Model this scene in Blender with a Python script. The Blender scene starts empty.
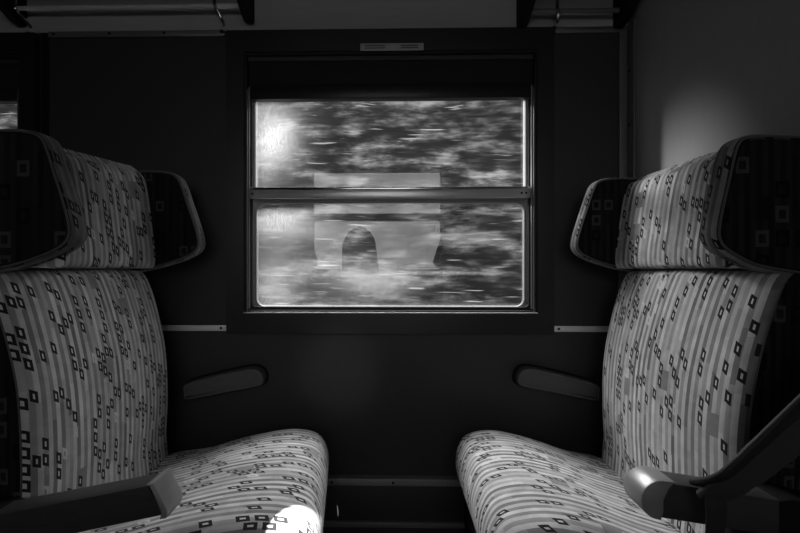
import bpy, bmesh, math, random
from mathutils import Vector, noise
random.seed(7)
C = bpy.context.scene.collection
PI = math.pi

# ------------------------------------------------------------ node helpers
class S:
    """tiny wrapper so shader maths can be written as expressions"""
    def __init__(s, nt, sock): s.nt = nt; s.k = sock
    def op(s, o, b=None, c=None, clamp=False):
        n = s.nt.nodes.new('ShaderNodeMath'); n.operation = o; n.use_clamp = clamp
        for i, x in enumerate((s, b, c)):
            if x is None: continue
            if isinstance(x, S): s.nt.links.new(x.k, n.inputs[i])
            else: n.inputs[i].default_value = x
        return S(s.nt, n.outputs[0])
    def __add__(s, b): return s.op('ADD', b)
    def __sub__(s, b): return s.op('SUBTRACT', b)
    def __mul__(s, b): return s.op('MULTIPLY', b)
    def __truediv__(s, b): return s.op('DIVIDE', b)
    def floor(s): return s.op('FLOOR')
    def fract(s): return s.op('FRACT')
    def abs(s): return s.op('ABSOLUTE')
    def lt(s, b): return s.op('LESS_THAN', b)
    def gt(s, b): return s.op('GREATER_THAN', b)
    def inv(s): return (s * -1.0) + 1.0
    def clamp(s): return s.op('ADD', 0.0, clamp=True)
    def smooth(s, a, b):
        n = s.nt.nodes.new('ShaderNodeMapRange'); n.interpolation_type = 'SMOOTHSTEP'
        s.nt.links.new(s.k, n.inputs['Value'])
        n.inputs['From Min'].default_value = a; n.inputs['From Max'].default_value = b
        return S(s.nt, n.outputs['Result'])
def lerp(a, b, t):   # a, b: S or float ; t: S
    if not isinstance(a, S):
        return (t.inv() * a) + (b * t if isinstance(b, S) else t * b)
    return (a * t.inv()) + (b * t if isinstance(b, S) else t * b)
def comb(nt, x, y, z=0.0):
    n = nt.nodes.new('ShaderNodeCombineXYZ')
    for i, v in enumerate((x, y, z)):
        if isinstance(v, S): nt.links.new(v.k, n.inputs[i])
        else: n.inputs[i].default_value = v
    return n.outputs[0]
def white(nt, x, y, z=0.0):
    n = nt.nodes.new('ShaderNodeTexWhiteNoise'); n.noise_dimensions = '3D'
    nt.links.new(comb(nt, x, y, z), n.inputs['Vector'])
    return S(nt, n.outputs['Value'])
def tnoise(nt, vec, scale, detail=3.0, rough=0.5):
    n = nt.nodes.new('ShaderNodeTexNoise')
    nt.links.new(vec, n.inputs['Vector'])
    n.inputs['Scale'].default_value = scale; n.inputs['Detail'].default_value = detail
    n.inputs['Roughness'].default_value = rough
    return S(nt, n.outputs['Fac'])
def coords(nt, kind='Object'):
    n = nt.nodes.new('ShaderNodeTexCoord'); v = n.outputs[kind]
    sp = nt.nodes.new('ShaderNodeSeparateXYZ'); nt.links.new(v, sp.inputs[0])
    return v, S(nt, sp.outputs[0]), S(nt, sp.outputs[1]), S(nt, sp.outputs[2])
def new_mat(name):
    m = bpy.data.materials.new(name); m.use_nodes = True
    nt = m.node_tree; b = nt.nodes['Principled BSDF']
    return m, nt, b
def set_col(nt, sock, v):
    n = nt.nodes.new('ShaderNodeCombineColor')
    for i in range(3): nt.links.new(v.k, n.inputs[i])
    nt.links.new(n.outputs[0], sock)
def bump(nt, b, h, strength, dist=0.002):
    n = nt.nodes.new('ShaderNodeBump'); n.inputs['Strength'].default_value = strength
    n.inputs['Distance'].default_value = dist
    nt.links.new(h.k, n.inputs['Height']); nt.links.new(n.outputs[0], b.inputs['Normal'])
def plain(name, col, rough=0.6, metal=0.0, var=0.25, scale=18.0, bmp=0.15, stretch=(1, 1, 1), spec=0.5):
    m, nt, b = new_mat(name)
    v, x, y, z = coords(nt)
    vec = comb(nt, x * stretch[0], y * stretch[1], z * stretch[2])
    n = tnoise(nt, vec, scale, 4.0)
    set_col(nt, b.inputs['Base Color'], (n * (2 * var * col)) + col * (1 - var))
    b.inputs['Roughness'].default_value = rough; b.inputs['Metallic'].default_value = metal
    b.inputs['Specular IOR Level'].default_value = spec
    if bmp: bump(nt, b, tnoise(nt, vec, scale * 6, 3.0), bmp)
    return m
def fabric(name, light=True, dim=1.0):
    m, nt, b = new_mat(name)
    v, u, w, _ = coords(nt, 'UV')
    wob = tnoise(nt, v, 9.0, 2.0)
    u2 = u + (wob - 0.5) * 0.0025
    col = (u2 / 0.0108).floor()
    par = (col * 0.5).fract().gt(0.25)
    r1 = white(nt, col, 3.0)
    seg = ((w + r1 * 0.6) / 0.11).floor()
    r2 = white(nt, col, seg, 5.0)
    base = lerp(0.45, 0.24, par) + (r2 - 0.5) * 0.15 + (r1 - 0.5) * 0.15
    blk_c = (u2 / 0.0324).floor(); blk_s = ((w + white(nt, blk_c, 9.0) * 0.4) / 0.045).floor()
    blk = white(nt, blk_c, blk_s, 8.0).gt(0.965)
    base = lerp(base, 0.20, blk)
    # little skewed windows
    cw, ch = 0.0158, 0.0315
    cu = (u2 / cw).floor(); fx = (u2 / cw).fract() - 0.5
    w2 = w + white(nt, cu, 1.0) * ch
    cv = (w2 / ch).floor(); fy = (w2 / ch).fract() - 0.5 + fx * 0.30
    rr = white(nt, cu, cv, 2.0)
    clump = tnoise(nt, comb(nt, cu * cw, cv * ch), 16.0, 1.0).smooth(0.35, 0.65) * 0.26 + 0.11
    on = (clump - rr).gt(0.0)
    out = fx.abs().lt(0.42) * fy.abs().lt(0.37)
    inn = fx.abs().lt(0.11) * fy.abs().lt(0.16)
    ring = out * inn.inv()
    faint = rr.gt(0.965) * ring
    if light:
        c = lerp(base, 0.52, faint)
        c = lerp(c, 0.016, on * ring)
        c = lerp(c, 0.55, on * inn)
        weave = tnoise(nt, comb(nt, u * 900.0, w * 500.0), 1.0, 2.0)
        c = c * (weave * 0.5 + 0.75) 
        mott = tnoise(nt, v, 30.0, 3.0)
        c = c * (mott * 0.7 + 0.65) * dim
    else:
        c = (base * 0.030)
        bu, bw = u2 / 0.036, w / 0.045
        cu = bu.floor(); fx = bu.fract() - 0.5
        cv = bw.floor(); fy = bw.fract() - 0.5
        r = white(nt, cu, cv, 4.0)
        ring = (fx.abs().lt(0.34) * fy.abs().lt(0.34)) * (fx.abs().lt(0.18) * fy.abs().lt(0.18)).inv()
        c = lerp(c, 0.048, ring * r.gt(0.80))
        c = lerp(c, 0.002, ring * r.lt(0.18))
    set_col(nt, b.inputs['Base Color'], c)
    b.inputs['Roughness'].default_value = 0.95
    b.inputs['Specular IOR Level'].default_value = 0.15
    b.inputs['Sheen Weight'].default_value = 0.15 if light else 0.02
    bump(nt, b, tnoise(nt, comb(nt, u * 700.0, w * 700.0), 1.0, 2.0), 0.25, 0.001)
    return m

M = {}
M['fabric'] = fabric('striped_upholstery')
M['shaded_rim'] = fabric('shaded_upholstery', True, 0.38)  # striped upholstery again, darkened to put the wing rims' shade into its colour
M['dark_fabric'] = fabric('dark_upholstery', False)
M['piping'] = plain('piping_cord', 0.075, 0.7, var=0.1)
M['wall'] = plain('wall_laminate', 0.040, 0.45, var=0.10, scale=60, bmp=0.25, stretch=(1, 1, 1), spec=0.35)
M['wall_upper'] = plain('upper_wall_laminate', 0.42, 0.6, var=0.15, scale=14, stretch=(.4, 1, 4), bmp=.1, spec=.2)
M['bulkhead'] = plain('bulkhead_laminate', 0.26, 0.6, var=0.07, scale=22, stretch=(1, 4, .4), bmp=.1, spec=.2)
M['frame'] = plain('dark_window_frame', 0.018, 0.36, var=0.1, scale=20, bmp=.1, spec=.3)
M['rubber'] = plain('black_rubber', 0.010, 0.6, var=0.1)
M['alu'] = plain('worn_aluminium', 0.34, 0.40, 0.45, var=0.18, scale=20, bmp=.1, stretch=(.5, 1, 6))
M['dull_alu'] = plain('dull_aluminium', 0.17, 0.42, 0.3, var=0.18, scale=20, bmp=.1, stretch=(.5, 1, 6))
M['bright_strip'] = plain('strip_and_glint', 0.75, 0.4, 0.2, var=0.1, bmp=0)  # pale strip metal, also paints the sill highlight and left rail glint
M['rail'] = plain('rail_metal', 0.6, 0.30, 0.5, var=0.1, bmp=0)
M['chrome'] = plain('chrome', 0.55, 0.18, 1.0, var=0.1, bmp=0)
M['black'] = plain('black_paint', 0.008, 0.75, spec=.15, var=0.1)
M['wood'] = plain('dark_wood', 0.040, 0.4, var=0.55, scale=22, stretch=(1, 4, 10), bmp=.15)
M['floor'] = plain('floor_vinyl', 0.03, 0.6, var=0.3, scale=80, bmp=.1)
M['ceiling'] = plain('ceiling_laminate', 0.10, 0.7, var=0.05, bmp=0)
M['blind'] = plain('blind_fabric', 0.010, 0.8, var=0.2, scale=30, stretch=(.3, 1, 5), bmp=.2)
M['paper'] = plain('sticker_paper', 0.42, 0.6, var=0.15, scale=50, bmp=0)
M['ink'] = plain('sticker_ink', 0.03, 0.6, var=0.1, bmp=0)
M['ground'] = plain('ballast_ground', 0.08, 0.9, var=0.5, scale=10)
M['armpad'] = plain('ribbed_vinyl', 0.10, 0.5, var=0.45, scale=30, stretch=(3, 1, 10), bmp=.4)
M['strap'] = plain('black_webbing', 0.012, 0.7, var=0.4, scale=70, bmp=.3)
M['strap_pad'] = plain('dark_grey_padding', 0.035, 0.8, var=0.2, scale=50, bmp=.2)

def hedge_mat():
    m, nt, b = new_mat('streaked_foliage')
    v, x, y, z = coords(nt)
    n1 = tnoise(nt, comb(nt, x * 1.1, y * 0.2, z * 3.2), 1.4, 4.0, 0.6)
    n2 = tnoise(nt, comb(nt, x * 1.2, y * .3, z * 8.0), 2.2, 3.0, 0.6)
    n3 = tnoise(nt, comb(nt, x * 1.0, y * .2, z * 22.0), 1.6, 1.0)
    c = n1.smooth(0.38, 0.70) * 0.75 + n2.smooth(0.35, 0.75) * 0.35
    c = (c.op('POWER', 2.2)) * 0.27 + 0.007
    c = c + n3.smooth(0.665, 0.76) * 0.34
    set_col(nt, b.inputs['Base Color'], c)
    b.inputs['Roughness'].default_value = 1.0; b.inputs['Specular IOR Level'].default_value = 0.0
    return m
M['hedge'] = hedge_mat()

def glass_mat(name, w, h, blobs, cx, cz):
    """thin pane: clear + mirror sheen + a film of grime, with glow spots and bright rims painted into it; object space metres"""
    m = bpy.data.materials.new(name); m.use_nodes = True
    nt = m.node_tree; nt.nodes.clear()
    out = nt.nodes.new('ShaderNodeOutputMaterial')
    v, x, y, z = coords(nt)
    tr = nt.nodes.new('ShaderNodeBsdfTransparent'); gl = nt.nodes.new('ShaderNodeBsdfGlossy')
    gl.inputs['Roughness'].default_value = 0.0
    lw = nt.nodes.new('ShaderNodeFresnel'); lw.inputs['IOR'].default_value = 1.75
    mx = nt.nodes.new('ShaderNodeMixShader')
    nt.links.new(lw.outputs[0], mx.inputs[0]); nt.links.new(tr.outputs[0], mx.inputs[1]); nt.links.new(gl.outputs[0], mx.inputs[2])
    tl = nt.nodes.new('ShaderNodeBsdfTranslucent'); tl.inputs[0].default_value = (.9, .9, .9, 1)
    fine = tnoise(nt, comb(nt, x * 330.0, y, z * 60.0), 1.0, 3.0, 0.7)
    speck = tnoise(nt, comb(nt, x, y, z), 420.0, 2.0, 0.8)
    mask = None
    for (bx, bz, rx, rz, a) in blobs:
        dx = (x - bx) / rx; dz = (z - bz) / rz
        d = (dx * dx) + (dz * dz)
        g = (d * -1.0).op('EXPONENT') * a
        mask = g if mask is None else mask + g
    ed = (((x - cx).abs() * -1.0) + w / 2).op('MINIMUM', ((z - cz).abs() * -1.0) + h / 2)
    edge = ed.smooth(0.0, 0.016).inv() * 0.12 + ed.smooth(0.001, 0.005).inv() * 0.38  # bright haze around the pane edges, painted into the mask
    left = (x - (cx - w / 2)).smooth(0.0, 0.30).inv() * 0.035
    f = (mask + left) * (fine * 1.2 + 0.1) * (speck * 0.9 + 0.5) + edge * (fine * 1.2 + .3)
    f = f + speck.smooth(0.68, 0.75) * 0.12 + 0.006
    scr = tnoise(nt, comb(nt, x * 9.0, y, z * 260.0), 1.0, 1.0).smooth(0.80, 0.84) * 0.4
    mx2 = nt.nodes.new('ShaderNodeMixShader')
    nt.links.new((f + scr).clamp().k, mx2.inputs[0]); nt.links.new(mx.outputs[0], mx2.inputs[1]); nt.links.new(tl.outputs[0], mx2.inputs[2])
    nt.links.new(mx2.outputs[0], out.inputs[0])
    return m

# ------------------------------------------------------------ mesh helpers
def obj(name, bm, mat, parent=None, smooth=True, kind=None):
    me = bpy.data.meshes.new(name); bmesh.ops.recalc_face_normals(bm, faces=bm.faces)
    bm.to_mesh(me); bm.free()
    for mm in (mat if isinstance(mat, (list, tuple)) else [mat]): me.materials.append(mm)
    if smooth:
        for p in me.polygons: p.use_smooth = True
        try: me.set_sharp_from_angle(angle=math.radians(38))
        except Exception: pass
    o = bpy.data.objects.new(name, me); C.objects.link(o)
    if parent: o.parent = parent
    if kind: o['kind'] = kind
    return o
def tag(o, label, cat, group=None, kind=None):
    o['label'] = label; o['category'] = cat
    if group: o['group'] = group
    if kind: o['kind'] = kind
    return o
def empty(name, loc=(0, 0, 0), rz=0.0):
    o = bpy.data.objects.new(name, None); o.empty_display_size = .1
    C.objects.link(o); o.location = loc; o.rotation_euler = (0, 0, rz); return o
def struct(name, bm, mat, smooth=False): return obj(name, bm, mat, None, smooth, 'structure')
def box(bm, x0, x1, y0, y1, z0, z1, bev=0.0):
    g = bmesh.ops.create_cube(bm, size=1.0); vs = g['verts']
    for v in vs:
        v.co = Vector(((x0 + x1) / 2 + v.co.x * (x1 - x0), (y0 + y1) / 2 + v.co.y * (y1 - y0), (z0 + z1) / 2 + v.co.z * (z1 - z0)))
    if bev:
        es = list({e for v in vs for e in v.link_edges})
        bmesh.ops.bevel(bm, geom=es, offset=bev, segments=2, affect='EDGES', profile=0.5)
def tube(bm, pts, r, seg=10, closed=False, caps=True):
    pts = [Vector(p) for p in pts]; n = len(pts); rings = []
    up = Vector((0, 0, 1)); prev = None
    for i, p in enumerate(pts):
        a = pts[(i - 1) % n] if (closed or i > 0) else p
        b = pts[(i + 1) % n] if (closed or i < n - 1) else p
        t = (b - a).normalized()
        if prev is None:
            s = t.cross(up)
            if s.length < 1e-3: s = t.cross(Vector((1, 0, 0)))
        else: s = prev - t * prev.dot(t)
        s.normalize(); prev = s; q = t.cross(s)
        rr = r[i] if isinstance(r, (list, tuple)) else r
        rings.append([bm.verts.new(p + (s * math.cos(2 * PI * k / seg) + q * math.sin(2 * PI * k / seg)) * rr) for k in range(seg)])
    m = n if closed else n - 1
    for i in range(m):
        A, B = rings[i], rings[(i + 1) % n]
        for k in range(seg): bm.faces.new((A[k], A[(k + 1) % seg], B[(k + 1) % seg], B[k]))
    if not closed and caps: bm.faces.new(rings[0][::-1]); bm.faces.new(rings[-1])
def spline(pts, n=8, closed=False):
    P = [Vector(p) for p in pts]; N = len(P); out = []
    for i in range(N if closed else N - 1):
        if closed: a, b, c, d = P[(i - 1) % N], P[i], P[(i + 1) % N], P[(i + 2) % N]
        else: a, b, c, d = P[max(i - 1, 0)], P[i], P[i + 1], P[min(i + 2, N - 1)]
        for k in range(n):
            t = k / n
            out.append(0.5 * ((2 * b) + (c - a) * t + (2 * a - 5 * b + 4 * c - d) * t * t + (3 * b - a - 3 * c + d) * t ** 3))
    if not closed: out.append(P[-1])
    return out
def offset_loop(pts, r):
    """inset a closed 2-D loop (counter-clockwise) by r"""
    out = []; n = len(pts)
    for i, p in enumerate(pts):
        t = (pts[(i + 1) % n] - pts[(i - 1) % n]); t.normalize()
        out.append(p + Vector((-t.y, t.x)) * r)
    return out
def ccw(pts):
    a = sum(pts[i].x * pts[(i + 1) % len(pts)].y - pts[(i + 1) % len(pts)].x * pts[i].y for i in range(len(pts)))
    return pts if a > 0 else pts[::-1]
def loft(bm, loops, uvs, mats=None, caps=None):
    """closed loops joined in a row; uvs[i][k] = (u,v) ; extra v for the seam"""
    uvl = bm.loops.layers.uv.verify()
    R = [[bm.verts.new(p) for p in L] for L in loops]; n = len(loops[0])
    for i in range(len(R) - 1):
        for k in range(n):
            k2 = (k + 1) % n
            f = bm.faces.new((R[i][k], R[i][k2], R[i + 1][k2], R[i + 1][k]))
            us = (uvs[i][k], uvs[i][k + 1], uvs[i + 1][k + 1], uvs[i + 1][k])
            for l, q in zip(f.loops, us): l[uvl].uv = q
            if mats: f.material_index = mats(i, k)
    for idx, cuv, mi in (caps or []):
        f = bm.faces.new(R[idx]); f.material_index = mi
        for l, q in zip(f.loops, cuv): l[uvl].uv = q
    return R
def prism_y(bm, outline, y0, y1, r, seg=3, mat_face=0, mat_rim=0, uo=0.0, dk=0):
    """outline in the x-z plane, thickness along y, edges rounded by r"""
    O = ccw([Vector(p) for p in outline]); n = len(O)
    st = [(y0, r)] ; loops = []; uvs = []
    levels = [(y0 + r - r * math.cos(a), r - r * math.sin(a)) for a in [PI / 2 * k / seg for k in range(seg + 1)]]
    levels += [(y1 - (y - y0), ins) for (y, ins) in levels[::-1]]
    arc = [0.0]
    for k in range(n): arc.append(arc[-1] + (O[(k + 1) % n] - O[k]).length)
    for (y, ins) in levels:
        L = offset_loop(O, ins)
        loops.append([Vector((p.x, y, p.y)) for p in L]); uvs.append([(uo + y, arc[k]) for k in range(n + 1)])
    c0 = [(uo + p.x, p.z) for p in loops[0]]; c1 = [(uo + p.x + .3, p.z) for p in loops[-1]]
    loft(bm, loops, uvs, lambda i, k: (mat_face if (i < dk or i >= len(levels) - 1 - dk) else mat_rim), [(0, c0, mat_face), (-1, c1, mat_face)])
    return O
def cap_prism(bm, outline, y0, y1, r): prism_y(bm, outline, y0, y1, r)
def rrect(x0, x1, z0, z1, r, n=6):
    out = []
    for (cx, cz, a0) in ((x1 - r, z1 - r, 0), (x0 + r, z1 - r, PI / 2), (x0 + r, z0 + r, PI), (x1 - r, z0 + r, 1.5 * PI)):
        for k in range(n + 1):
            a = a0 + PI / 2 * k / n; out.append((cx + r * math.cos(a), cz + r * math.sin(a)))
    return out
def ring(bm, outer, ro, inner, ri, y0, y1, cham=0.0):
    A = rrect(*outer, ro); B = rrect(*inner, ri)
    def L(P, y): return [bm.verts.new((p[0], y, p[1])) for p in P]
    a0, a1 = L(A, y0), L(A, y1); b0, b1 = L(B, y0 + cham), L(B, y1); n = len(A)
    for k in range(n):
        j = (k + 1) % n
        for q in ((a0, b0), (b0, b1), (b1, a1), (a1, a0)):
            bm.faces.new((q[0][k], q[0][j], q[1][j], q[1][k]))
def screw(bm, x, y, z, r=0.004, ny=-1):
    tube(bm, [(x, y, z), (x, y + ny * 0.003, z)], r, 8)

# ------------------------------------------------------------ the room
YW, YO = 1.60, -1.60           # window wall and the wall across the aisle
XB, XL = 0.782, -4.2           # bulkhead on the right, far end on the left
ZC = 2.35
def wall_holes(y0, y1, xs, zs, holes):
    bm = bmesh.new()
    X = sorted(set(xs + [h[0] for h in holes] + [h[1] for h in holes])); Z = sorted(set(zs + [h[2] for h in holes] + [h[3] for h in holes]))
    for i in range(len(X) - 1):
        for j in range(len(Z) - 1):
            cx, cz = (X[i] + X[i + 1]) / 2, (Z[j] + Z[j + 1]) / 2
            if any(h[0] < cx < h[1] and h[2] < cz < h[3] for h in holes): continue
            box(bm, X[i], X[i + 1], y0, y1, Z[j], Z[j + 1])
    bmesh.ops.remove_doubles(bm, verts=bm.verts, dist=1e-5)
    return bm
DX2 = -1.718
holes = [(-0.478, 0.478, 0.86, 1.70), (-0.478 + DX2, 0.478 + DX2, 0.86, 1.70)]
SO = 1.42
OX, OZ = -0.135, 1.985
def oz(z): return OZ - (1.567 - z) * SO
struct('wall_back', wall_holes(YW, YW + .06, [XL, XB + .05], [0, 2.35], holes), M['wall'])
struct('wall_front', wall_holes(YO - .06, YO, [XL, XB + .05], [0, 2.35], [(OX - .478 * SO, OX + .478 * SO, oz(.86), min(oz(1.70), 2.3))]), M['wall'])
bm = bmesh.new(); box(bm, XB, XB + .05, YO, YW, 0, ZC); struct('wall_right', bm, M['bulkhead'])
bm = bmesh.new(); box(bm, XL - .05, XL, YO - .06, YW + .06, 0, ZC); struct('wall_left', bm, M['wall'])
bm = bmesh.new(); box(bm, XL - .05, XB + .05, YO - .06, YW + .06, -.05, 0); struct('floor', bm, M['floor'])
bm = bmesh.new(); box(bm, XL - .05, XB + .05, YO - .06, YW + .06, ZC, ZC + .05); struct('ceiling', bm, M['ceiling'])
# lighter band of the wall above the windows
bm = bmesh.new(); box(bm, XL, XB, YW - .008, YW, 1.800, ZC - .002); struct('trim_1', bm, M['wall_upper'])

def metal_strip(name, x0, x1, z0, z1, mat, screws, y=YW, t=.006):
    bm = bmesh.new(); box(bm, x0, x1, y - t, y, z0, z1, .0015); o = struct(name, bm, mat, True)
    for (sx, sz) in screws:
        b2 = bmesh.new(); screw(b2, sx, y - t, sz, .0042); obj('screw', b2, M['black'], o)
    return o
metal_strip('trim_2', -1.150, -0.552, 1.782, 1.802, M['dull_alu'], [(-1.13, 1.793), (-.94, 1.793), (-.755, 1.793)], t=.010)
metal_strip('trim_3', 0.545, 0.760, 1.780, 1.797, M['dull_alu'], [], t=.010)
metal_strip('trim_4', -0.80, -0.548, 0.796, 0.815, M['bright_strip'], [(-.565, .806)])
metal_strip('trim_5', 0.541, 0.775, 0.796, 0.815, M['bright_strip'], [(.556, .806)])
# corner cover strip on the bulkhead side
bm = bmesh.new(); box(bm, .752, XB - .001, YW - .012, YW, .30, 1.80, .003)
box(bm, XB - .006, XB - .0005, YW - .055, YW - .012, .30, 1.80, .002)
cs = struct('trim_6', bm, M['dull_alu'], True)
for z in (1.645, 1.47, 1.28):
    b2 = bmesh.new(); tube(b2, [(XB - .006, YW - .03, z), (XB - .009, YW - .03, z)], .004, 8); obj('screw', b2, M['black'], cs)
# dark joint covers either side of the window bays
bm = bmesh.new(); box(bm, -1.178, -1.152, YW - .004, YW, .31, 1.80); struct('trim_7', bm, M['black'])
# heater panel and skirting below
bm = bmesh.new(); box(bm, XL, XB, YW - .030, YW, .145, .298, .003); struct('baseboard_back', bm, M['wall'], True)
metal_strip('trim_8', XL, XB, .296, .318, M['alu'], [(x, .307) for x in (-.19, .01, .25)], t=.036)
metal_strip('trim_9', XL, XB, .163, .180, M['dull_alu'], [], t=.042)

# ------------------------------------------------------------ windows
def make_window(name, ox, s=1.0, flip=False, blobs=True):
    """built round x=0 in real metres; every coordinate goes through a mapping for the larger window across the aisle"""
    root = empty(name); root['kind'] = 'structure'
    def part(nm, bm, mat, parent=root, smooth=True):
        return obj(nm, bm, mat, parent, smooth)
    bm = bmesh.new(); ring(bm, (-.541, .535, .790, 1.792), .004, (-.484, .482, .858, 1.722), .004, YW - .026, YW + .004, .004)
    part('window_frame', bm, M['frame'])
    bm = bmesh.new(); ring(bm, (-.4835, .4815, .8585, 1.7215), .002, (-.476, .474, .866, 1.714), .002, YW - .016, YW + .045)
    part('inner_lip', bm, M['frame'])
    bm = bmesh.new(); box(bm, -.484, .482, YW - .0275, YW - .024, .8575, .8615, .0008); part('sill_highlight', bm, M['bright_strip'])  # pale strip added to draw the highlight along the sill
    for x in (-.4735, .4715):
        bm = bmesh.new(); box(bm, x - .0015, x + .0015, YW - .019, YW - .0155, .862, 1.60, .0006); part('edge_strip', bm, M['dull_alu'])
    bm = bmesh.new(); ring(bm, (-.476, .474, .866, 1.62), .002, (-.466, .462, .876, 1.60), .014, YW + .010, YW + .052)
    part('rubber_seal', bm, M['rubber'])
    bm = bmesh.new(); ring(bm, (-.466, .462, 1.236, 1.60), .003, (-.458, .455, 1.270, 1.585), .006, YW + .016, YW + .050, .003)
    part('upper_sash', bm, M['dull_alu'])
    bm = bmesh.new(); ring(bm, (-.466, .462, .868, 1.252), .003, (-.456, .453, .876, 1.228), .028, YW + .024, YW + .052, .004)
    part('lower_sash', bm, M['dull_alu'])
    bm = bmesh.new(); box(bm, -.474, .472, YW + .004, YW + .030, 1.240, 1.273, .003)
    cb = part('crossbar', bm, M['rail'])
    bm = bmesh.new(); box(bm, -.474, .472, YW + .000, YW + .012, 1.268, 1.2775, .002); obj('rail_lip', bm, M['chrome'], cb)
    bm = bmesh.new()
    for x in (-.462, .437, .452): screw(bm, x, YW + .004, 1.256, .0035)
    obj('screw', bm, M['black'], cb)
    # roller blind pushed up, with its bottom bar
    bm = bmesh.new(); box(bm, -.476, .474, YW + .008, YW + .05, 1.600, 1.714, .004)
    bl = part('roller_blind', bm, M['blind'])
    bm = bmesh.new(); box(bm, -.472, .470, YW - .004, YW + .030, 1.570, 1.622, .007); obj('blind_bar', bm, M['frame'], bl)
    g1 = [(-.38, 1.45, .06, .09, .34), (-.43, 1.43, .04, .12, .2)]  # soft blobs paint the panes' glow spots into the grime mask
    g2 = [(-.38, 1.17, .10, .06, .36), (-.25, 1.13, .10, .035, .09), (-.22, 1.00, .14, .07, .07), (-.05, .96, .12, .05, .30), (-.40, .93, .07, .12, .22), (-.3, 1.0, .2, .15, .02), (.20, .99, .14, .006, .2)]
    for nm, z0, z1, g in (('upper_pane', 1.262, 1.592, g1), ('lower_pane', .870, 1.236, g2)):
        bm = bmesh.new()
        vs = [bm.verts.new(p) for p in ((-.461, YW + .036, z0), (.458, YW + .036, z0), (.458, YW + .036, z1), (-.461, YW + .036, z1))]
        bm.faces.new(vs)
        gm = glass_mat(nm + '_grime_glow', .916, (.315 if nm[0] == 'u' else .352), g if blobs else [(0, 1.2, .01, .01, .0)], -.002, (1.4275 if nm[0] == 'u' else 1.052))
        part(nm, bm, gm, smooth=False)
    # curved runner on the left and right reveal
    for x in (-.471, .468):
        bm = bmesh.new(); tube(bm, [(x, YW - .006, .872), (x, YW - .006, 1.61)], .0035, 8); part('guide_rail', bm, M['dull_alu'])
    return root
win1 = make_window('window_1', 0)
def dup(root, name=None):
    r = root.copy(); C.objects.link(r)
    if name: r.name = name
    for ch in list(root.children):
        c = ch.copy(); C.objects.link(c); c.parent = r
        for g in list(ch.children):
            d = g.copy(); C.objects.link(d); d.parent = c
    return r
win2 = dup(win1, 'window_2'); win2.location.x = DX2
# across the aisle: same unit turned round and larger
win3 = dup(win1, 'window_3'); win3.rotation_euler.z = PI
win3.scale = (SO, 1, SO); win3.location = (OX, 0, OZ - 1.567 * SO)

# sticker on the head of the frame
bm = bmesh.new(); box(bm, -.097, .110, YW - .0275, YW - .0258, 1.719, 1.743, .0005)
st = tag(obj('notice_sticker', bm, M['paper']), 'small pale grey notice sticker on the head of the dark window frame', 'sticker')
for x0, x1 in ((-.083, -.015), (.035, .092)):
    for zz in (1.7350, 1.7275):
        bm = bmesh.new(); x = x0
        while x < x1:
            w = random.uniform(.004, .010); box(bm, x, min(x + w, x1), YW - .0280, YW - .0274, zz - .0016, zz + .0016); x += w - .0001
        obj('printed_line', bm, M['ink'], st, False)

# ------------------------------------------------------------ seats
def seat_cushion(parent, skew, uo, ext):
    prof = [(-.02, .40), (-.015, .435), (.04, .448), (.12, .468), (.20, .494), (.28, .514), (.345, .523), (.395, .520), (.432, .506), (.453, .474), (.460, .43), (.450, .385), (.42, .365), (.30, .36), (.10, .36), (-.01, .365)]
    P = [Vector(p) for p in prof]; loop = spline(P, 5, True)
    n = len(loop); arc = [0]
    for k in range(n): arc.append(arc[-1] + (loop[(k + 1) % n] - loop[k]).length)
    cen = Vector((.22, .44)); loops = []; uvs = []
    W = .292; N = 34
    for i in range(N + 1):
        a = -PI / 2 + PI * i / N
        t = math.sin(a); y = W * (abs(t) ** .55) * (1 if t >= 0 else -1) if abs(t) > 1e-6 else 0
        e = abs(y) / W
        ins = 0.040 * (max(0, (e - .82) / .18)) ** 2.2
        L = []
        for p in loop:
            q = p - cen; ln = q.length
            k = 1 - ins / max(ln, .03)
            z = cen.y + q.y * k; x = cen.x + q.x * (1 - ins * .6 / max(ln, .03))
            top = max(0, min(1, (p.y - .42) / .08)) * max(0, min(1, (p.x - 0) / .1))
            z += 0.010 * top * math.cos(y / W * PI / 2) - .004
            z += 0.0022 * noise.noise(Vector((p.x * 9, y * 9, uo))) * top
            fx = max(0, min(1, (p.x - .1) / .35))
            L.append(Vector((x + skew * y * fx + ext * max(0, min(1, x / .4)), y, z)))
        loops.append(L); uvs.append([(uo + y, arc[k]) for k in range(n + 1)])
    bm = bmesh.new()
    cap = [(uo + p.x, p.y) for p in loop]
    loft(bm, loops, uvs, None, [(0, cap, 1), (-1, cap, 1)])
    return obj('seat_cushion', bm, [M['fabric'], M['dark_fabric']], parent)

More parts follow.
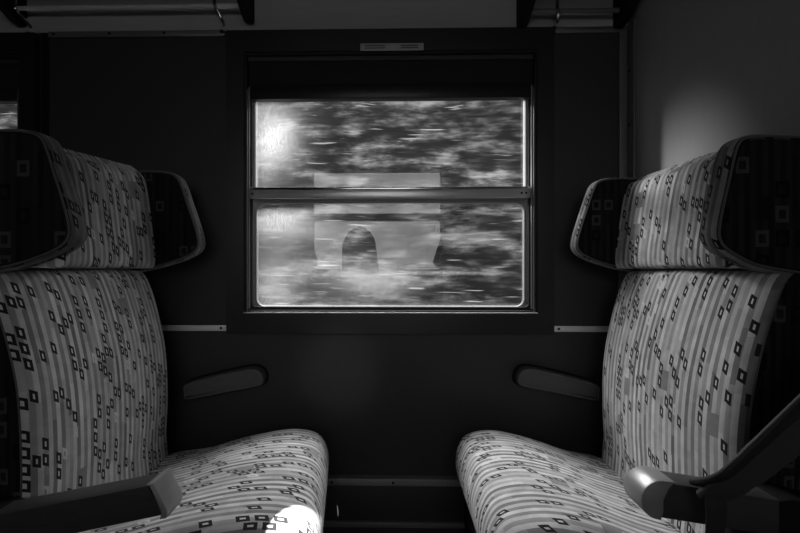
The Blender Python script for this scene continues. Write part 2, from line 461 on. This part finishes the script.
BACKPTS = [(.010, .425), (.004, .50), (.008, .60), (.006, .69), (-.003, .78), (-.020, .86), (-.042, .935), (-.063, .988)]
def back_x(z):
    for (x0, z0), (x1, z1) in zip(BACKPTS, BACKPTS[1:]):
        if z <= z1: t = max(0, (z - z0) / (z1 - z0)); return x0 + (x1 - x0) * t
    return BACKPTS[-1][0]
def seat_back(parent, uo):
    face = spline([Vector(p) for p in BACKPTS], 6)
    face += [Vector((-.075, 1.000)), Vector((-.094, 1.003))]
    rear = [Vector((-.150, 1.000)), Vector((-.150, .9)), Vector((-.150, .6)), Vector((-.130, .42))]
    loop = face + rear; n = len(loop); arc = [0]; nf = len(face)
    for k in range(n): arc.append(arc[-1] + (loop[(k + 1) % n] - loop[k]).length)
    W = .292; loops = []; uvs = []; N = 30
    for i in range(N + 1):
        t = -1 + 2 * i / N; y = W * math.sin(t * PI / 2) if abs(t) < 1 else W * t
        e = abs(y) / W
        drop = .016 * e ** 2 + .016 * max(0, (e - .86) / .14) ** 2
        if i in (0, N): drop += .006
        L = []
        for k, p in enumerate(loop):
            if k < nf:
                dz = -.004 * e if p.y > .98 else 0
                q = noise.noise(Vector((p.y * 7, y * 7, uo + 3))) * .002
                L.append(Vector((p.x - drop + q, y, p.y + dz)))
            else: L.append(Vector((p.x, y, p.y)))
        loops.append(L); uvs.append([(uo + y, arc[k]) for k in range(n + 1)])
    bm = bmesh.new(); cap = [(uo + p.x, p.y) for p in loop]
    loft(bm, loops, uvs, lambda i, k: 0 if k < nf else 1, [(0, cap, 1), (-1, cap, 1)])
    o = obj('backrest', bm, [M['fabric'], M['dark_fabric']], parent)
    for i in (0, N):
        b2 = bmesh.new(); tube(b2, [p + Vector((.001, .002 if i == 0 else -.002, 0)) for p in loops[i][:nf]], .0028, 8)
        obj('piping', b2, M['piping'], o)
    return o

WING = [(-.150, 1.262), (-.06, 1.266), (-.006, 1.262), (.020, 1.250), (.034, 1.226), (.048, 1.185), (.070, 1.12), (.080, 1.080), (.077, 1.058), (.060, 1.040), (.02, 1.022), (-.05, 1.002), (-.150, .985)]
def rounded(pts, n=5):
    P = [Vector(p) for p in pts]; out = spline(P, n); return out
def headrest(parent, near, far_k, near_k, uo, tilt=0):
    """near = sign of local y that faces the aisle"""
    root = empty('headrest'); root.parent = parent
    # centre pad: face bulging, wrapping forward into the wings at both ends
    faceP = [(-.110, 1.006), (-.068, 1.004), (-.052, 1.014), (-.051, 1.05), (-.058, 1.10), (-.066, 1.16), (-.076, 1.215), (-.088, 1.246), (-.108, 1.258), (-.150, 1.258), (-.150, 1.006)]
    loop = spline([Vector(p) for p in faceP], 4, True); n = len(loop); arc = [0]
    for k in range(n): arc.append(arc[-1] + (loop[(k + 1) % n] - loop[k]).length)
    loops = []; uvs = []; W = .262; N = 30
    s_acc = 0; lastpt = None
    for i in range(N + 1):
        t = -1 + 2 * i / N; y = W * math.sin(t * PI / 2)
        e = max(0, (abs(y) - .17) / .092)
        sgn = 1 if y > 0 else -1
        kk = near_k if sgn == near else far_k
        fwd = .085 * kk * e ** 2.1 if sgn == near else .012 * e ** 2
        if lastpt is not None: s_acc += math.hypot(y - lastpt[0], fwd - lastpt[1])
        lastpt = (y, fwd)
        L = []
        for p in loop:
            f = max(0, min(1, (p.x + .14) / .06))
            zc = 1.11; zz = p.y
            nf_ = max(0, min(1, (y * near / W - .2) / .6)); low = -.026 * nf_ * (tilt <= .01)
            if True: zz = low * max(0, (p.y - 1.0) / .26) + p.y + (.012 * (tilt > .01) + tilt * max(0, .4 - y * near / W * .6)) * max(0, (p.y - 1.0) / .26)
            zf = 1 - .55 * max(0, (p.y - 1.12) / .12) if sgn == near else 1
            L.append(Vector((p.x + fwd * f * zf - .010 * math.cos(y / W * PI / 2) * f + .008, y, zz)))
        loops.append(L); uvs.append([(uo + .7 + s_acc, arc[k]) for k in range(n + 1)])
    bm = bmesh.new(); cap = [(uo + p.x, p.y) for p in loop]
    loft(bm, loops, uvs, None, [(0, cap, 0), (-1, cap, 0)])
    obj('pad', bm, M['fabric'], root)
    for sgn in (1, -1):
        k = near_k if sgn == near else far_k
        pts = [(x if x < -.05 else -.05 + (x + .05) * (1 + (k - 1) * 1.0), z + ((.004 if tilt > .01 else -.014) if sgn == near else .006 + tilt) * max(0, (z - 1.0) / .26)) for (x, z) in WING]
        out = rounded(pts, 5)
        ya, yb = (.243, .296) if sgn > 0 else (-.296, -.243)
        bm = bmesh.new(); O = prism_y(bm, out, ya, yb, .012, 4, 1, 0, uo + 1.3, 2)
        # rear edge of the wing stays behind the shell
        obj('wing', bm, [M['shaded_rim'], M['dark_fabric']], root)
        I = offset_loop(O, .0060)
        for yy in ((yb - .001, ya + .001) if sgn > 0 else (ya + .001, yb - .001)):
            b2 = bmesh.new()
            tube(b2, [(p.x, yy, p.y) for p in I], .0022, 6, closed=True)
            obj('piping', b2, M['piping'], root)
    return root

def aisle_armrest(parent, near, tip, zt0=.630, sl=.20, rnd=0):
    # slanting wooden arm with a metal end cap, local x forward
    ya, yb = (.316, .376) if near > 0 else (-.376, -.316)
    L0 = -.02
    def zt(x): return zt0 - (tip - x) * sl
    top = [(L0, zt(L0)), (tip - .04, zt(tip - .04)), (tip - .015, zt(tip) - .004), (tip, zt(tip) - .025), (tip - .004, zt(tip) - .050), (tip - .03, zt(tip) - .062), (tip - .08, zt(tip - .08) - .060), (L0, zt(L0) - .062)]
    r0 = .031; cc = (tip - r0, zt(tip - r0) - r0)
    if rnd == 1: top = [(L0, zt(L0)), (tip - .07, zt(tip - .07))] + [(cc[0] + r0 * math.cos(a), cc[1] + r0 * math.sin(a)) for a in [math.radians(90 - 15 * k) for k in range(13)]] + [(tip - .09, zt(tip - .09) - .062), (L0, zt(L0) - .062)]
    if rnd == 0: top = [(L0, zt(L0)), (tip - .030, zt(tip - .030)), (tip - .024, zt(tip) - .004), (tip - .003, zt(tip) - .052), (tip - .006, zt(tip) - .058), (L0, zt(L0) - .062)]
    bm = bmesh.new(); prism_y(bm, [Vector(p) for p in top], ya, yb, .005, 2)
    arm = obj('armrest', bm, M['wood'], parent)
    q = .0022
    cap = [(tip - .036, zt(tip - .036) + q)] + [(tip - .012, zt(tip) - .002), (tip - .002 + q, zt(tip) - .012), (tip + q, zt(tip) - .028), (tip - .004 + q, zt(tip) - .050), (tip - .014, zt(tip) - .061), (tip - .028, zt(tip) - .064), (tip - .018, zt(tip) - .035)]
    if rnd == 1: cap = [(cc[0] - .022, cc[1] + r0 - .0002)] + [(cc[0] + (r0 + q) * math.cos(a), cc[1] + (r0 + q) * math.sin(a)) for a in [math.radians(90 - 15 * k) for k in range(13)]] + [(cc[0] - .004, cc[1] - r0 + .012), (cc[0] - .004, cc[1]), (cc[0] - .012, cc[1] + .018)]
    if rnd == 0: cap = [(tip - .034, zt(tip - .034) + q), (tip - .022, zt(tip) - .001), (tip + .002, zt(tip) - .050), (tip - .001, zt(tip) - .062), (tip - .012, zt(tip) - .064), (tip - .010, zt(tip) - .052), (tip - .032, zt(tip) - .006)]
    bm = bmesh.new(); prism_y(bm, [Vector(p) for p in cap], ya - .0015, yb + .0015, .002, 2)
    tag_o = obj('end_cap', bm, M['alu'], arm); tag_o['label'] = 'brushed metal end cap'
    # hinge post joining the arm to the back frame
    bm = bmesh.new()
    out = [(L0 - .105, .40), (L0 + .05, .40), (L0 + .06, .52), (L0 + .04, zt(L0) - .008), (L0 - .03, zt(L0) + .0), (L0 - .105, zt(L0) - .02)]
    ys = (.297, .372) if near > 0 else (-.372, -.297)
    prism_y(bm, [Vector(p) for p in out], ys[0], ys[1], .006, 2)
    obj('arm_bracket', bm, M['black'], parent)

def make_seat(x, y, rz, near, skew, far_k, near_k, tip, uo, ext, tilt, label, group):
    r = empty('train_seat', (x, y, 0), rz); tag(r, label, 'seat', group)
    bm = bmesh.new(); prism_y(bm, [Vector(p) for p in ((-.13, .12), (.36, .12), (.40, .15), (.41, .352), (.38, .362), (-.13, .362))], -.275, .275, .008, 2)
    obj('seat_base', bm, M['black'], r)
    bm = bmesh.new(); box(bm, -.08, .28, -.22, .22, 0, .122, .006); obj('plinth', bm, M['black'], r)
    seat_cushion(r, skew, uo, ext); seat_back(r, uo + .013)
    headrest(r, near, far_k, near_k, uo, tilt)
    aisle_armrest(r, near, *tip)
    return r
G = 'facing train seats'
make_seat(-.672, 1.19, 0, -1, -.09, 1.15, .93, (.290, .637, .20), 0.0, .052, .030, 'left patterned train seat beside the window, with a bright patch of sun on its cushion', None)
make_seat(.630, 1.19, PI, 1, .0, 1.0, .62, (.207, .650, .15, 1), 5.31, -.025, .004, 'right patterned train seat in front of the pale bulkhead, black strap over its armrest', None)
so1 = make_seat(OX - .66, -1.19, 0, 1, 0, 1.0, 1.0, (.26, .63, .2), 2.2, 0, 0, 'train seat across the aisle, left end of the window reflection', None)
so2 = make_seat(OX + .64, -1.19, PI, -1, 0, 1.0, 1.0, (.26, .63, .2), 3.3, 0, 0, 'train seat across the aisle, right end of the window reflection', None)

# ------------------------------------------------------------ wall mounted arm pads
def arm_pad(x, zc, sgn, label):
    r = empty('wall_armrest', (x, YW, zc)); tag(r, label, 'armrest')
    pts = [(-.128, -.052), (-.134, -.035), (-.130, .0), (-.06, .022), (.05, .048), (.095, .054), (.120, .042), (.130, .018), (.122, -.004), (.09, -.014), (.0, -.030), (-.08, -.046)]
    out = spline([Vector((p[0] * sgn, p[1])) for p in pts], 5, True)
    bm = bmesh.new(); prism_y(bm, out, -.052, -.004, .012, 4); obj('pad', bm, M['armpad'], r)
    bm = bmesh.new(); prism_y(bm, offset_loop(ccw(out), -.004), -.010, .0, .002, 2); obj('back_plate', bm, M['black'], r)
    O = offset_loop(ccw(out), .006)
    bm = bmesh.new(); tube(bm, [(p.x, -.050, p.y) for p in O], .002, 6, closed=True); obj('edge_bead', bm, M['dull_alu'], r)
arm_pad(-.540, .628, 1, 'dark slanted wall armrest to the left below the window')
arm_pad(.538, .632, -1, 'dark slanted wall armrest to the right below the window')

# ------------------------------------------------------------ luggage racks
def rack(x0, x1, z, hooks, label, rm):
    r = empty('luggage_rack', ((x0 + x1) / 2, YW, z)); tag(r, label, 'luggage rack')
    ox = (x0 + x1) / 2
    bm = bmesh.new(); tube(bm, [(x0 - ox, -.05, 0), (x1 - ox, -.05, 0)], .0078, 14); obj('rail', bm, rm, r)
    bm = bmesh.new(); tube(bm, [(x0 - ox, -.38, .11), (x1 - ox, -.38, .11)], .011, 14); obj('front_rail', bm, M['chrome'], r)
    n = 5
    for i in range(n):
        yy = -.14 - .05 * i; zz = .018 + .018 * i
        bm = bmesh.new(); tube(bm, [(x0 - ox, yy, zz), (x1 - ox, yy, zz)], .005, 8); obj('rod', bm, M['dull_alu'], r)
    for xe in (x0, x1):
        bm = bmesh.new()
        P = [(-.008, .07), (-.008, -.036), (-.03, -.044), (-.055, -.038), (-.12, -.012), (-.40, .095), (-.40, .13)]
        vs0 = [bm.verts.new((xe - ox - .014, p[0], p[1])) for p in P]; vs1 = [bm.verts.new((xe - ox + .014, p[0], p[1])) for p in P]
        bm.faces.new(vs0); bm.faces.new(vs1[::-1])
        for k in range(len(P)):
            j = (k + 1) % len(P); bm.faces.new((vs0[k], vs0[j], vs1[j], vs1[k]))
        bmesh.ops.bevel(bm, geom=list(bm.edges), offset=.003, segments=2, affect='EDGES')
        obj('arm', bm, M['black'], r)
    for xh in hooks:
        bm = bmesh.new()
        pts = spline([(xh - ox - .006, -.060, .040), (xh - ox - .006, -.064, .004), (xh - ox - .002, -.060, -.012), (xh - ox + .003, -.035, -.026), (xh - ox + .005, -.010, 1.822 - z), (xh - ox + .004, -.004, 1.816 - z)], 6)
        tube(bm, pts, .0055, 8); hk = obj('hook', bm, M['chrome'], r)
        bm = bmesh.new(); tube(bm, [(xh - ox, -.002, 1.794 - z), (xh - ox, -.016, 1.794 - z)], [.008, .006], 10); obj('screw', bm, M['chrome'], hk)
rack(-1.235, -.465, 1.858, (-1.215, -.560), 'luggage rack with chrome rail above the left wall panel', M['bright_strip'])  # paler rail metal paints in the sun glint
rack(.430, .745, 1.830, (.538,), 'short luggage rack with chrome rail in the right corner by the bulkhead', M['dull_alu'])  # same kind of rail, its dimness put into a duller metal

# ------------------------------------------------------------ black strap on the right armrest
r = empty('bag_strap', (.49, .79, .60)); tag(r, 'black bag strap slung from the right bulkhead over the aisle armrest', 'strap')
def ribbon(path, width, thick, nrm=None, seed=0):
    """flat band along a path; width vectors given per point"""
    bm = bmesh.new(); P = spline(path, 8); Wd = spline(width, 8); rings = []
    for i, (p, w) in enumerate(zip(P, Wd)):
        t = (P[min(i + 1, len(P) - 1)] - P[max(i - 1, 0)]).normalized(); nn = t.cross(w).normalized() * thick
        w = w * (1 + .12 * noise.noise(Vector((i * .33, seed, 0))))
        cr = []
        for s, q in ((-1, -.3), (-.9, -1), (0, -1.35), (.9, -1), (1, -.3), (1, .3), (.9, 1), (0, 1.35), (-.9, 1), (-1, .3)):
            cr.append(bm.verts.new(p + w * s + nn * q))
        rings.append(cr)
    n = 10
    for a, b in zip(rings, rings[1:]):
        for k in range(n): bm.faces.new((a[k], a[(k + 1) % n], b[(k + 1) % n], b[k]))
    bm.faces.new(rings[0][::-1]); bm.faces.new(rings[-1])
    return bm
o0 = Vector((.49, .79, .60))
def W_(*p): return [Vector(q) - o0 for q in p]
bm = ribbon(W_((.770, .738, .945), (.705, .745, .850), (.640, .75, .770), (.575, .755, .706), (.528, .762, .662), (.508, .775, .640)),
            [Vector(v) for v in ((.010, .0, -.014), (.016, 0, -.018), (.021, .004, -.024), (.023, .006, -.022), (.024, .006, -.014), (.022, .004, -.004))], .006, seed=1)
obj('padded_band', bm, M['strap_pad'], r)
bm = ribbon(W_((.774, .728, .965), (.690, .738, .862), (.622, .742, .792), (.560, .746, .728), (.512, .752, .680), (.497, .79, .655)),
            [Vector(v) for v in ((.008, .004, -.008), (.009, .004, -.010), (.011, .006, -.011), (.012, .01, -.012), (.013, .01, -.008), (.012, .0, -.002))], .0045, seed=5)
obj('webbing', bm, M['strap'], r)
bm = ribbon(W_((.511, .772, .655), (.508, .758, .630), (.505, .760, .57), (.503, .765, .48), (.506, .765, .40)),
            [Vector(v) for v in ((.018, 0, 0), (.016, .0, 0), (.0145, 0, 0), (.014, .004, 0), (.013, 0, 0))], .003, seed=9)
obj('hanging_end', bm, M['strap'], r)
bm = bmesh.new(); tube(bm, [Vector((.782, .735, .97)) - o0, Vector((.765, .735, .97)) - o0, Vector((.755, .735, .985)) - o0], .006, 8); obj('hook', bm, M['chrome'], r)

# coat added across the aisle for the dark head-like shape in the reflection
def silhouette():
    r = empty('head_silhouette', (-.30, YO + .10, 1.43)); tag(r, 'dark coat added across the aisle, standing in for the head-like shape in the reflection', 'silhouette')
    prof = [(.0, .012), (-.02, .06), (-.05, .10), (-.10, .14), (-.17, .165), (-.30, .175), (-.45, .18), (-.62, .19)]
    bm = bmesh.new(); rings = []
    for dz, w in prof:
        rings.append([bm.verts.new((w * math.cos(a) * (1 + .05 * math.sin(5 * a + dz * 9)), .05 * math.sin(a) * (1 + .3 * math.sin(7 * a)), dz)) for a in [2 * PI * k / 32 for k in range(32)]])
    for a, b in zip(rings, rings[1:]):
        for k in range(32): bm.faces.new((a[k], a[(k + 1) % 32], b[(k + 1) % 32], b[k]))
    bm.faces.new(rings[0]); bm.faces.new(rings[-1][::-1])
    obj('body', bm, M['strap'], r)
    bm = bmesh.new(); tube(bm, [(0, 0, -.01), (0, -.01, .02), (0, -.05, .045), (0, -.072, .05)], .004, 8); obj('loop', bm, M['strap'], r)
silhouette()

# ------------------------------------------------------------ outside
bm = bmesh.new()
nx, nz = 120, 40
V = []
for i in range(nx + 1):
    row = []
    for j in range(nz + 1):
        x = -14 + 28 * i / nx; t = j / nz; z = -1.2 + 6.4 * t
        y = 6.2 + 1.0 * t + .35 * noise.noise(Vector((x * .8, z * .9, 0))) + .12 * noise.noise(Vector((x * 3, z * 3, 5)))
        row.append(bm.verts.new((x, y, z)))
    V.append(row)
for i in range(nx):
    for j in range(nz): bm.faces.new((V[i][j], V[i + 1][j], V[i + 1][j + 1], V[i][j + 1]))
hd = obj('hedge', bm, M['hedge']); tag(hd, 'tall dense lineside hedge of streaky grey foliage seen through the window', 'hedge')
bm = bmesh.new(); box(bm, -30, 30, -30, 30, -1.3, -1.2); struct('ground', bm, M['ground'])

# ------------------------------------------------------------ light
w = bpy.data.worlds.new('sky'); bpy.context.scene.world = w; w.use_nodes = True
bg = w.node_tree.nodes['Background']; bg.inputs[0].default_value = (1, 1, 1, 1); bg.inputs[1].default_value = 2.8
def area(name, loc, look, sx, sy, power, portal=False, spread=None):
    l = bpy.data.lights.new(name, 'AREA'); l.shape = 'RECTANGLE'; l.size = sx; l.size_y = sy; l.energy = power
    o = bpy.data.objects.new(name, l); C.objects.link(o); o.location = loc
    o.rotation_euler = (Vector(look) - Vector(loc)).to_track_quat('-Z', 'Y').to_euler()
    if portal: l.cycles.is_portal = True
    if spread: l.spread = spread
    return o
area('portal_one', (0, YW + .07, 1.22), (0, 0, 1.22), .96, .76, 1, True)
area('portal_two', (DX2, YW + .07, 1.22), (DX2, 0, 1.22), .96, .76, 1, True)
area('portal_three', (OX, YO - .07, 1.45), (OX, 0, 1.45), 1.2, .95, 1, True)
area('daylight', (-0.42, 2.75, 2.75), (.05, 1.1, .75), 1.9, .9, 158)
def spot(name, loc, look, power, ang, blend, rad):
    l = bpy.data.lights.new(name, 'SPOT'); l.energy = power; l.spot_size = math.radians(ang); l.spot_blend = blend; l.shadow_soft_size = rad
    o = bpy.data.objects.new(name, l); C.objects.link(o); o.location = loc
    o.rotation_euler = (Vector(look) - Vector(loc)).to_track_quat('-Z', 'Y').to_euler()
spot('sun_gleam', (.02, -2.5, 2.0), (-.188, .92, .49), 8500, 1.5, .12, .003)
spot('wall_gleam', (-1.2, 2.55, 1.52), (.782, 1.31, 1.25), 190, 9.5, 1.0, .10)
spot('panel_gleam', (-.3, -2.4, 1.9), (-.17, 1.6, .66), 60, 5, 1.0, .02)

# ------------------------------------------------------------ camera
cam = bpy.data.cameras.new('camera'); co = bpy.data.objects.new('camera', cam); C.objects.link(co)
co.location = (0, 0, 1.0); yaw = math.radians(1.2); co.rotation_euler = (PI / 2, 0, yaw)
cam.sensor_width = 36; cam.lens = 480 / 800 * 36
pp = 390 - 480 * math.tan(yaw)
cam.shift_x = (400 - pp) / 800; cam.shift_y = (270 - 266.5) / 800
cam.clip_start = .02
bpy.context.scene.camera = co
sc = bpy.context.scene
sc.view_settings.view_transform = 'Standard'; sc.view_settings.look = 'None'; sc.view_settings.exposure = 0
sc.cycles.use_denoising = True
sc.cycles.max_bounces = 8; sc.cycles.transparent_max_bounces = 8
